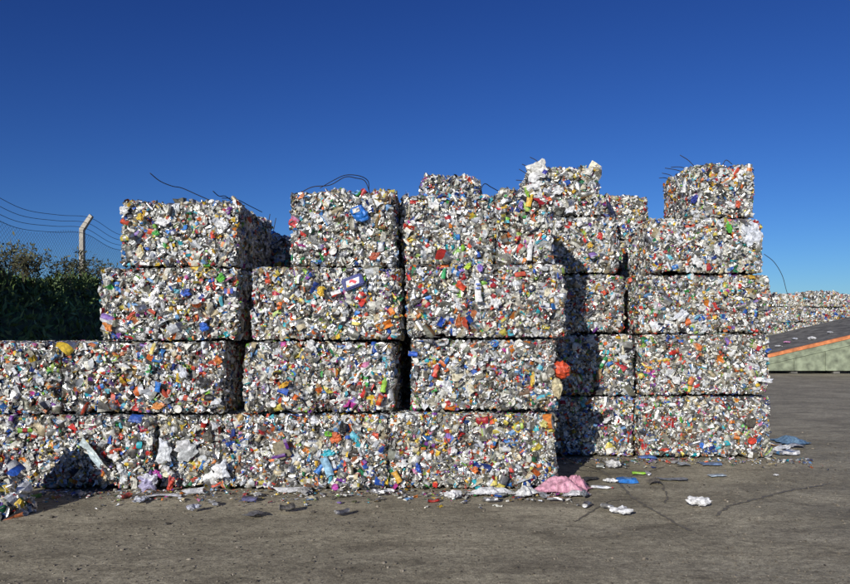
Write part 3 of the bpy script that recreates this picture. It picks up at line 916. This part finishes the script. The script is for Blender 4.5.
G(779, 455, 'can', (.13, .12, .12), [Sv, (.1, .3, .6), Sv], 'silver and blue can beside the corner of the right stack', 'can')
G(784, 450, 'wad', (.2, .12, .14), [(.6, .62, .68), Wc], 'pale grey bag beyond the corner of the right stack', 'bag')
G(790, 455, 'carton', (.2, .18, .2), [(.72, .72, .74), (.3, .4, .6)], 'white carton beyond the corner of the right stack', 'carton')
G(776, 446, 'can', (.13, .12, .12), [(.6, .3, .05), Sv, Sv], 'orange can against the side of the right stack', 'can')
G(797, 447, 'sheet', (.25, .2, .1), [(.5, .5, .52), Wc], 'torn grey film right of the white carton', 'scrap', name='plastic_film')
# left part of the yard
G(140, 502, 'wad', (.2, .12, .1), [Wb, Wc], 'white wad on the ground in front of the slumped bale', 'bag')
G(162, 497, 'sheet', (.3, .15, .1), [(.72, .72, .75), Wc], 'white film strip near the foot of the slumped bale', 'scrap', name='plastic_film', rot=10)
G(193, 494, 'sheet', (.2, .14, .1), [Wc, Wc], 'white film scrap at the foot of the slumped bale', 'scrap', name='plastic_film', rot=20)
G(193, 511, 'wad', (.12, .08, .1), [(.6, .62, .7), (.3, .3, .4)], 'pale violet wad near the bottom left of the yard', 'bag')
G(213, 505, 'can', (.11, .1, .1), [(.2, .2, .2), Sv, Sv], 'dark can left of centre in front of the bottom bales', 'can')
G(250, 501, 'carton', (.14, .12, .12), [(.1, .1, .22), (.14, .14, .3)], 'flat dark violet carton left of centre on the ground', 'carton', rot=5)
G(258, 496, 'wad', (.13, .1, .1), [Wc, (.4, .4, .4)], 'white and grey wad just above the dark violet carton', 'bag')
G(287, 511, 'can', (.13, .12, .12), [(.14, .13, .12), (.4, .4, .4, .5), Sv], 'dark crushed can in front of the pale film pile', 'can')
G(305, 494, 'wad', (.22, .14, .16), [(.5, .5, .5, .3), (.3, .3, .3)], 'grey bag at the foot of the bale with the pale blue sheet', 'bag')
G(296, 492, 'sheet', (.4, .15, .14), [(.7, .7, .7), (.6, .6, .6)], 'whitish torn film against the bale with the pale blue sheet', 'scrap', name='plastic_film', rot=8)
G(342, 515, 'can', (.12, .1, .1), [(.1, .1, .12), (.35, .3, .35), Sv], 'black can at the bottom centre left of the yard', 'can')
G(354, 503, 'wad', (.06, .05, .05), [(.12, .13, .06), (.1, .1, .05)], 'small dark green tuft on the ground', 'scrap', name='paper_scrap')
G(377, 495, 'wad', (.13, .1, .12), [Sv, (.5, .5, .5, .4)], 'silver wad below the gap between the two middle bottom bales', 'bag')
G(389, 493, 'can', (.1, .1, .1), [Sv, Wc, Sv], 'small silver can at the left foot of the central stack', 'can')
G(80, 496, 'wad', (.16, .1, .1), [(.4, .4, .42), Wc], 'grey wad on the shaded ground beside the added litter heap', 'bag')
G(255, 515, 'sheet', (.15, .12, .06), [(.16, .16, .18), (.2, .2, .2)], 'dark film scrap at the bottom left of the yard', 'scrap', name='plastic_film')
G(124, 499, 'can', (.11, .1, .1), [(.3, .05, .04), Sv, Sv], 'dull red can just right of the sloping shade', 'can')

# litter heap added at the far left to cast the sloping shade
hp = empty('added_litter_heap', (-4.04, 6.1, 0))
tag(hp, 'litter heap added at the left frame edge to shade the bottom bale', 'added heap')
n = 1500
ang = rng.uniform(0, 6.28, n); rr_ = np.sqrt(rng.random(n))
hx, hy = np.cos(ang) * rr_ * .46, np.sin(ang) * rr_ * .34
hz = .60 * np.clip(1 - rr_ ** 1.5, 0, 1) * (1 + .25 * np.sin(ang * 3 + 1)) + .02
hn = unit(np.stack([hx * 2, hy * 3, np.full(n, .4)], 1))
acc = Acc()
kinds = rng.choice(6, n, p=[.42, .3, .07, .1, .06, .05])
scatter(acc, kinds, np.stack([hx, hy, hz - .015], 1), hn, np.exp(rng.normal(math.log(.075), .3, n)), PW, .8)
tag(link('packed_litter', acc.mesh('packed_litter', M_LIT), hp), kind='stuff')  # litter pieces of the added heap
V, fs = ICO3
acc = Acc()
r0 = np.sqrt(V[:, 0] ** 2 + V[:, 1] ** 2) * 2
Vh = np.stack([V[:, 0] * .88, V[:, 1] * .6, np.where(V[:, 2] > 0, .53 * np.clip(1 - r0 ** 1.5, 0, 1), 0)], 1)
acc.raw(Vh, np.array(fs).ravel(), np.full(len(fs), 3), pick(len(fs), np.array([.2, .05, .35, .03, .05, .04, .02, .02, .03, .01, .01, .2, .1])) * .4)
link('added_heap_core', acc.mesh('added_heap_core', M_LIT), hp)
for i in range(30):
    k = int(rng.integers(n)); kk = int(rng.choice([1, 3, 4, 2]))
    a = Acc(); scatter(a, np.array([kk]), np.zeros((1, 3)), hn[k:k + 1], np.array([.12 if kk != 2 else .075]), PW, .5)
    nm = NAMES[KIND[kk]]
    link(nm, a.mesh(nm, M_LIT), hp, (hx[k], hy[k], hz[k] + .01))

# tiny crumbs of litter along the foot of the wall
n = 1500
cx = rng.uniform(-4.6, 4.6, n)
cy = np.where(cx < 1.25, 7.0, 8.8) - np.abs(rng.normal(0, .26, n)) - .02
acc = Acc()
pos = np.stack([cx, cy, np.full(n, .008)], 1)
scatter(acc, rng.choice(6, n, p=[.8, .1, 0, .05, 0, .05]), pos, np.tile([[0, 0, 1.]], (n, 1)), np.exp(rng.normal(math.log(.026), .45, n)), PW, .35)
tag(link('litter_crumbs', acc.mesh('litter_crumbs', M_LIT)), 'tiny crumbs of litter strewn along the foot of the bale wall', 'litter', None, 'stuff')


# ------------------------------------------------------------------ ground
def ground_mat():
    m, nt, b = new_mat('yard_concrete')
    N, L = nt.nodes, nt.links
    tc = N.new('ShaderNodeTexCoord')

    def noise(scale, det=6, map_scale=None, rough=.6, dist=0):
        n_ = N.new('ShaderNodeTexNoise'); n_.inputs['Scale'].default_value = scale; n_.inputs['Detail'].default_value = det
        n_.inputs['Roughness'].default_value = rough; n_.inputs['Distortion'].default_value = dist
        if map_scale:
            mp = N.new('ShaderNodeMapping'); mp.inputs['Scale'].default_value = map_scale
            L.new(tc.outputs['Object'], mp.inputs['Vector']); L.new(mp.outputs[0], n_.inputs['Vector'])
        else: L.new(tc.outputs['Object'], n_.inputs['Vector'])
        return n_.outputs['Fac']

    def ramp(f, a, b_, ca, cb):
        r = N.new('ShaderNodeValToRGB'); e = r.color_ramp.elements
        e[0].position, e[1].position = a, b_; e[0].color = (*ca, 1); e[1].color = (*cb, 1)
        L.new(f, r.inputs['Fac']); return r.outputs[0]

    def mul(a, c):
        x = N.new('ShaderNodeMix'); x.data_type = 'RGBA'; x.blend_type = 'MULTIPLY'; x.inputs['Factor'].default_value = 1
        L.new(a, x.inputs[6]); L.new(c, x.inputs[7]); return x.outputs[2]
    base = ramp(noise(.9, 8, rough=.65), .32, .68, (.335, .30, .215), (.56, .505, .375))
    base = mul(base, ramp(noise(1.0, 7, (.8, 1.9, 1), .7, .8), .34, .56, (.62, .61, .6), (1, 1, 1)))
    base = mul(base, ramp(noise(2.2, 6, (.7, 1.7, 1), .75), .38, .5, (.72, .71, .7), (1, 1, 1)))
    base = mul(base, ramp(noise(24, 6, (.7, 1, 1), .85), .38, .62, (.5, .49, .48), (1.14, 1.14, 1.12)))
    base = mul(base, ramp(noise(85, 4, rough=.8), .38, .62, (.55, .54, .52), (1.3, 1.3, 1.28)))
    L.new(base, b.inputs['Base Color'])
    b.inputs['Roughness'].default_value = .86
    bp = N.new('ShaderNodeBump'); bp.inputs['Strength'].default_value = .55; bp.inputs['Distance'].default_value = .012
    L.new(noise(26, 7, rough=.7), bp.inputs['Height']); L.new(bp.outputs[0], b.inputs['Normal'])
    return m


def grid_mesh(name, xs, ys, zf, mat, smooth=True):
    X, Y = np.meshgrid(xs, ys)
    Z = zf(X, Y)
    nx, ny = len(xs), len(ys)
    V = np.stack([X.ravel(), Y.ravel(), Z.ravel()], 1)
    i, j = np.meshgrid(np.arange(nx - 1), np.arange(ny - 1)); k = (j * nx + i).ravel()
    me = bpy.data.meshes.new(name)
    me.from_pydata(V.tolist(), [], np.stack([k, k + 1, k + nx + 1, k + nx], 1).tolist())
    me.materials.append(mat)
    me.polygons.foreach_set('use_smooth', np.full(len(k), smooth))
    return me


gxs = np.unique(np.concatenate([np.linspace(-500, -12, 12), np.linspace(-12, 20, 160), np.linspace(20, 500, 12)]))
gys = np.unique(np.concatenate([np.linspace(-60, 2, 10), np.linspace(2, 16, 120), np.linspace(16, 900, 24)]))
near = lambda X, Y: np.clip(1 - np.abs(Y - 6) / 8, 0, 1)
gz = lambda X, Y: near(X, Y) * (.006 * np.sin(X * 2.1 + Y * 1.3) + .006 * np.sin(X * 4.3 - Y * 3.7 + 1) + .004 * np.sin(X * .7 + Y * 7.1)) - .012
tag(link('ground', grid_mesh('ground', gxs, gys, gz, ground_mat())), 'dirty grey brown concrete yard with stains and litter', 'ground', None, 'structure')

# thin wandering strips laid on the yard, darker than the concrete
M_STRIP = plain_mat('dark_strip', (.15, .135, .108), .7, 0, 30, .4)


def lay_strip(pix, w):
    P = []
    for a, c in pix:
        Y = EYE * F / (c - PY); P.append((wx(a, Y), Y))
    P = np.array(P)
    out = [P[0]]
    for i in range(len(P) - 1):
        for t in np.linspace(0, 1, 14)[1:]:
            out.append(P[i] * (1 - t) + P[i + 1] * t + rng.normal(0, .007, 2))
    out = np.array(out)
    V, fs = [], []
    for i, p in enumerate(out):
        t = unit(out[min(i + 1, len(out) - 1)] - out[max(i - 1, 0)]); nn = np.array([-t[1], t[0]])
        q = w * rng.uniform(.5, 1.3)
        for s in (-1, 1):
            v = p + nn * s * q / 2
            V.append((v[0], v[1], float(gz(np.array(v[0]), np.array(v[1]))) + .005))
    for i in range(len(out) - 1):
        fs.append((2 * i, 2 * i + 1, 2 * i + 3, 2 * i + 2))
    me = bpy.data.meshes.new('ground_strip'); me.from_pydata(V, [], fs); me.materials.append(M_STRIP)
    tag(link('ground_strip', me), kind='structure')


lay_strip([(592, 464), (612, 478), (632, 496), (655, 510), (690, 530)], .03)
lay_strip([(622, 478), (648, 472), (664, 466)], .02)
lay_strip([(662, 484), (667, 496), (664, 502)], .022)
lay_strip([(716, 516), (730, 506), (752, 500), (790, 490), (830, 482)], .03)
lay_strip([(640, 497), (610, 500), (575, 520)], .018)

# grit and dust crumbs lying on the concrete
n = 9000
gx_ = rng.uniform(-4.5, 9, n); gy_ = 4.2 + 7 * rng.random(n) ** 1.3
tg = [t_wad(ICO2, .25) for _ in range(4)]
import bmesh as _b
_bm = _b.new(); _b.ops.create_icosphere(_bm, subdivisions=1, radius=.5)
_V = np.array([v.co[:] for v in _bm.verts]); _f = [tuple(v.index for v in f.verts) for f in _bm.faces]; _bm.free()
acc = Acc()
for q in range(6):
    I = np.arange(q, n, 6)
    t = T(_V * np.array([1, .8, .6]) + rng.normal(0, .07, _V.shape), _f, [0] * len(_f))
    c = np.array([.3, .26, .2, 0]) * rng.uniform(.25, 1.05, (len(I), 1)) * np.array([1, 1, 1, 0])
    P = np.stack([gx_[I], gy_[I], gz(gx_[I], gy_[I]) + .003], 1)
    sg = np.exp(rng.normal(math.log(.011), .45, len(I)))[:, None] * np.ones((1, 3))
    acc.add(t, frames(np.tile([[0, 0, 1.]], (len(I), 1)), .2), P, sg, c[:, None, :])
tag(link('grit', acc.mesh('grit', M_LIT)), 'loose grit and dust crumbs scattered over the concrete yard', 'grit', None, 'stuff')

# ------------------------------------------------------------------ grass bank and fence on the left
tbank = lambda X: np.clip((-6.3 - X) / 2.6, 0, 1)
bz = lambda X, Y: 2.75 * (tbank(X) ** 2 * (3 - 2 * tbank(X))) + .1 * np.sin(X * 3 + Y * .9) * tbank(X) + .08 * np.sin(Y * 1.7 + X) * tbank(X) - .05
M_BANK = plain_mat('bank_soil', (.06, .075, .03), .95, 0, 2, .5, .6, 8)
tag(link('grass_bank', grid_mesh('grass_bank', np.linspace(-40, -6.2, 60), np.linspace(-4, 90, 160), bz, M_BANK)), 'steep dark grassy bank on the left of the yard', 'bank', None, 'structure')


def leaf_mesh(name, P, L, mat, up=.4, width=.4):
    n = len(P)
    d = unit(rng.normal(0, 1, (n, 3)) + np.array([0, 0, up]))
    s = unit(np.cross(d, rng.normal(0, 1, (n, 3))))
    L = np.asarray(L)[:, None]
    V = np.stack([P, P + d * L * .5 + s * L * width / 2, P + d * L, P + d * L * .5 - s * L * width / 2], 1).reshape(-1, 3)
    me = bpy.data.meshes.new(name)
    me.from_pydata(V.tolist(), [], np.arange(4 * n).reshape(n, 4).tolist())
    me.materials.append(mat)
    return me


n = 42000
lx = rng.uniform(-10.2, -6.25, n); ly = 6 + 34 * rng.random(n) ** 1.5
P = np.stack([lx, ly, bz(lx, ly) + rng.uniform(-.03, .2, n) * rng.random(n)], 1)
tag(link('ground_cover', leaf_mesh('ground_cover', P, rng.uniform(.1, .26, n), M_BRAM, .7, .28)), 'dark rough grass and brambles covering the left bank', 'grass', None, 'stuff')

def weed(x, y, h, first_label):
    root = empty('tall_weed', (x, y, float(bz(np.array(x), np.array(y))) - .03))
    tag(root, first_label, 'weed', 'tall weeds along the fence')
    V, fs, tips = [], [], []

    def stem(a, b_, r):
        a, b_ = np.array(a), np.array(b_); o = len(V); t = unit(b_ - a); u = unit(np.cross(t, (.3, .8, .2))); v = np.cross(t, u)
        for p, q in ((a, r), (b_, r * .5)):
            for s in range(4):
                V.append(tuple(p + q * (u * math.cos(s * 1.57) + v * math.sin(s * 1.57))))
        for s in range(4): fs.append((o + s, o + (s + 1) % 4, o + 4 + (s + 1) % 4, o + 4 + s))
    for k in range(9):
        b0 = np.array([rng.normal(0, .12), rng.normal(0, .12), 0]); top = b0 + np.array([rng.normal(0, .2), rng.normal(0, .2), h * rng.uniform(.5, 1)])
        stem(b0, top, .012)
        for q in range(7):
            t = rng.uniform(.35, 1); c = b0 + (top - b0) * t
            e = c + np.array([rng.normal(0, .14), rng.normal(0, .14), rng.uniform(.05, .22)])
            stem(c, e, .006)
            for w in range(7): tips.append(c + (e - c) * rng.random() + rng.normal(0, .03, 3))
    me = bpy.data.meshes.new('stem'); me.from_pydata(V, [], fs); me.materials.append(M_STEM)
    link('stem', me, root)
    tips = np.array(tips)
    link('foliage', leaf_mesh('foliage', tips, rng.uniform(.05, .12, len(tips)), M_LEAF, .3, .35), root)


k = 0
for y in np.linspace(9.5, 30, 22):
    weed(-8.7 + rng.normal(0, .25), y + rng.normal(0, .3), rng.uniform(.6, 1.15), 'tall dry weed growing along the wire fence on the bank crest')


def fence_post(y, label):
    x = -9.15
    z0 = float(bz(np.array(x), np.array(y)))
    root = empty('fence_post', (x, y, z0 - .1)); tag(root, label, 'fence post', 'concrete posts of the wire fence')
    # shaft and cranked arm as one concrete casting (arm leans over the yard)
    prof = [(0, 0), (0, 1.5), (.24, 1.86)]
    V, fs = [], []
    for i, (dx, z) in enumerate(prof):
        hw = .058 - .012 * (i == 2)
        tilt = .0 if i == 0 else (.5 if i == 1 else .85)
        for sx, sy in ((-1, -1), (1, -1), (1, 1), (-1, 1)):
            V.append((dx + sx * hw * (1 - .3 * tilt), sy * hw, z - sx * hw * tilt * .8))
    for i in range(2):
        for s in range(4): fs.append((i * 4 + s, i * 4 + (s + 1) % 4, i * 4 + 4 + (s + 1) % 4, i * 4 + 4 + s))
    fs += [(3, 2, 1, 0), (8, 9, 10, 11)]
    me = bpy.data.meshes.new('post_shaft'); me.from_pydata(V, [], fs); me.materials.append(M_CONC)
    link('post_shaft', me, root)
    return z0 - .1


ys = [17.9, 21.7]
lb = ['concrete post with cranked top just left of the bale wall', 'concrete post farther along the bank, behind the bale wall']
for i, y in enumerate(ys):
    fence_post(y, lb[i] if i < 2 else 'concrete fence post with cranked top farther along the bank')
fw = empty('wire_fence', (-9.15, 12, 2.6)); tag(fw, 'thin wire mesh fence with strands above it along the bank', 'fence')
zc = lambda y: float(bz(np.array(-9.15), np.array(y))) - .1
for dx, dz in ((.21, 1.80), (.13, 1.67), (.06, 1.54), (.062, 1.40)):
    pts = [(dx, y - 12, zc(y) + dz - 2.6 - (.02 if q % 2 else 0)) for q, y in enumerate(np.arange(12.1, 27, 1.45))]
    link('wire_strand', tube_mesh('wire_strand', pts, .006, M_GALV, 4), fw)
V, fs = [], []
for s in (-1, 1):
    for y in np.arange(11, 28, .11):
        y1 = y + s * 1.4
        if not (11.9 < y < 26.7 and 11.9 < y1 < 26.7): continue
        o = len(V)
        for (yy, zz) in ((y, 0.0), (y1, 1.4)):
            for q in (-.002, .002):
                V.append((.062 + .001 * s, yy - 12 + q, zc(yy) + zz - 2.6)); V.append((.065 + .001 * s, yy - 12 - q, zc(yy) + zz - 2.6))
        fs += [(o, o + 1, o + 5, o + 4), (o + 1, o + 3, o + 7, o + 5), (o + 3, o + 2, o + 6, o + 7), (o + 2, o, o + 4, o + 6)]
me = bpy.data.meshes.new('wire_mesh'); me.from_pydata(V, [], fs); me.materials.append(M_GALV)
link('wire_mesh', me, fw)

# ------------------------------------------------------------------ loading ramp far right
rp = empty('loading_ramp', (12.0, 28, 0)); tag(rp, 'sloping loading ramp with orange edge and pale green side at far right', 'ramp')


def prism(name, xz, y0, y1, mat, parent, dz=0):
    n_ = len(xz)
    V = [(x, y0, z) for x, z in xz] + [(x, y1, z + dz) for x, z in xz]
    fs = [tuple(range(n_)), tuple(range(2 * n_ - 1, n_ - 1, -1))] + [((i + 1) % n_, i, i + n_, (i + 1) % n_ + n_) for i in range(n_)]
    me = bpy.data.meshes.new(name); me.from_pydata(V, [], fs); me.materials.append(mat)
    return link(name, me, parent)


zt = lambda x: .38 + .232 * (x - .0)     # local x from the empty, top line of the side
Lr = 7.5
prism('side_panel', [(0, .12), (Lr, .12), (Lr, zt(Lr)), (0, zt(0))], 0, .12, M_GREEN, rp)
prism('side_rail', [(0, zt(0) - .26), (Lr, zt(Lr) - .26), (Lr, zt(Lr) - .2), (0, zt(0) - .2)], -.05, -.002, M_GREEN, rp)
prism('edge_beam', [(0, zt(0) + .003), (Lr, zt(Lr) + .003), (Lr, zt(Lr) + .14), (0, zt(0) + .14)], -.04, .14, M_ORAN, rp)
prism('deck', [(0, zt(0) - .1), (Lr, zt(Lr) - .1), (Lr, zt(Lr) + .06), (0, zt(0) + .06)], .145, 4.0, M_DECK, rp, .38)
for x in np.arange(.9, Lr, 1.25):
    prism('rib', [(x, .13), (x + .07, .13), (x + .07, zt(x) - .27), (x, zt(x) - .27)] if zt(x) > .42 else [(x, .1), (x + .07, .1), (x + .07, .125), (x, .125)], -.045, -.002, M_GREEN, rp)
for x in np.arange(.4, Lr, 1.7):
    prism('skid', [(x, 0), (x + .25, 0), (x + .25, .118), (x, .118)], .1, 3.6, M_DECK, rp)
for i, (px, s, c) in enumerate([(779, .2, Wc), (787, .26, (.7, .3, .55)), (795, .2, Wb), (812, .24, Wc), (830, .2, (.5, .5, .52))]):
    y = 29.2 + .35 * (i % 3); x = wx(px, y)
    t = t_wad(ICO2, .2); acc = Acc()
    acc.add(t, np.eye(3)[None], np.zeros((1, 3)), np.full((1, 3), s * 1.2), np.array([[(*c, 0)] * 3]))
    o = link('plastic_bag', acc.mesh('plastic_bag', M_LIT), None, (x, y, zt(x - 12) + .06 + .38 * (y - 28.145) / 3.855 + s * .2))
    tag(o, ['leftmost white bag lying on the ramp deck', 'pink violet bag lying on the ramp deck', 'bluish white bag on the ramp deck right of the pink violet one',
            'white bag on the higher part of the ramp deck', 'grey bag highest up the ramp deck'][i], 'bag', 'bags on the ramp deck')

# ------------------------------------------------------------------ light, sky, camera
SUN_EL, SUN_AZ = 20.0, 23.0         # sun stands behind the camera, to its left
d = np.array([math.sin(R(SUN_AZ)) * math.cos(R(SUN_EL)), math.cos(R(SUN_AZ)) * math.cos(R(SUN_EL)), -math.sin(R(SUN_EL))])
from mathutils import Vector
sl = bpy.data.lights.new('sun', 'SUN'); sl.energy = 4.6; sl.angle = R(.5); sl.color = (1, .955, .88)
so = bpy.data.objects.new('sun', sl); COL.objects.link(so)
so.rotation_euler = Vector(d).to_track_quat('-Z', 'Y').to_euler()
so.location = (-6, -14, 8)

w = bpy.data.worlds.new('World'); SC.world = w; w.use_nodes = True
nt = w.node_tree
bg = nt.nodes['Background']
sky = nt.nodes.new('ShaderNodeTexSky'); sky.sky_type = 'NISHITA'; sky.sun_disc = False
sky.sun_elevation = R(SUN_EL); sky.sun_rotation = R(180 + SUN_AZ)
sky.altitude = 0; sky.air_density = 1.0; sky.dust_density = .2; sky.ozone_density = 4.0
# deep clear winter blue: a steeper response per channel than the plain sky model
sp = nt.nodes.new('ShaderNodeSeparateColor'); cb = nt.nodes.new('ShaderNodeCombineColor')
nt.links.new(sky.outputs[0], sp.inputs[0])
for i, (a, e) in enumerate(((.577, 1.575), (.739, 1.563), (.969, 1.358))):
    m1 = nt.nodes.new('ShaderNodeMath'); m1.operation = 'MULTIPLY'; m1.inputs[1].default_value = .1
    m2 = nt.nodes.new('ShaderNodeMath'); m2.operation = 'POWER'; m2.inputs[1].default_value = e
    m3 = nt.nodes.new('ShaderNodeMath'); m3.operation = 'MULTIPLY'; m3.inputs[1].default_value = a * 10
    m4 = nt.nodes.new('ShaderNodeMath'); m4.operation = 'MINIMUM'; m4.inputs[1].default_value = 10
    nt.links.new(sp.outputs[i], m1.inputs[0])
    for p, q in ((m1, m2), (m2, m3), (m3, m4)): nt.links.new(p.outputs[0], q.inputs[0])
    nt.links.new(m4.outputs[0], cb.inputs[i])
nt.links.new(cb.outputs[0], bg.inputs['Color'])
bg.inputs['Strength'].default_value = .1

cam = bpy.data.cameras.new('camera'); co = bpy.data.objects.new('camera', cam); COL.objects.link(co)
co.location = (0, 0, EYE); co.rotation_euler = (R(90), 0, 0)
cam.sensor_width = 36; cam.lens = F * 36 / 850
cam.shift_x = (425 - PX) / 850; cam.shift_y = (PY - 292) / 850
cam.clip_start = .05; cam.clip_end = 3000
SC.camera = co
vs = SC.view_settings
vs.view_transform = 'Standard'; vs.look = 'None'; vs.gamma = 1; vs.use_curve_mapping = False; vs.exposure = 0
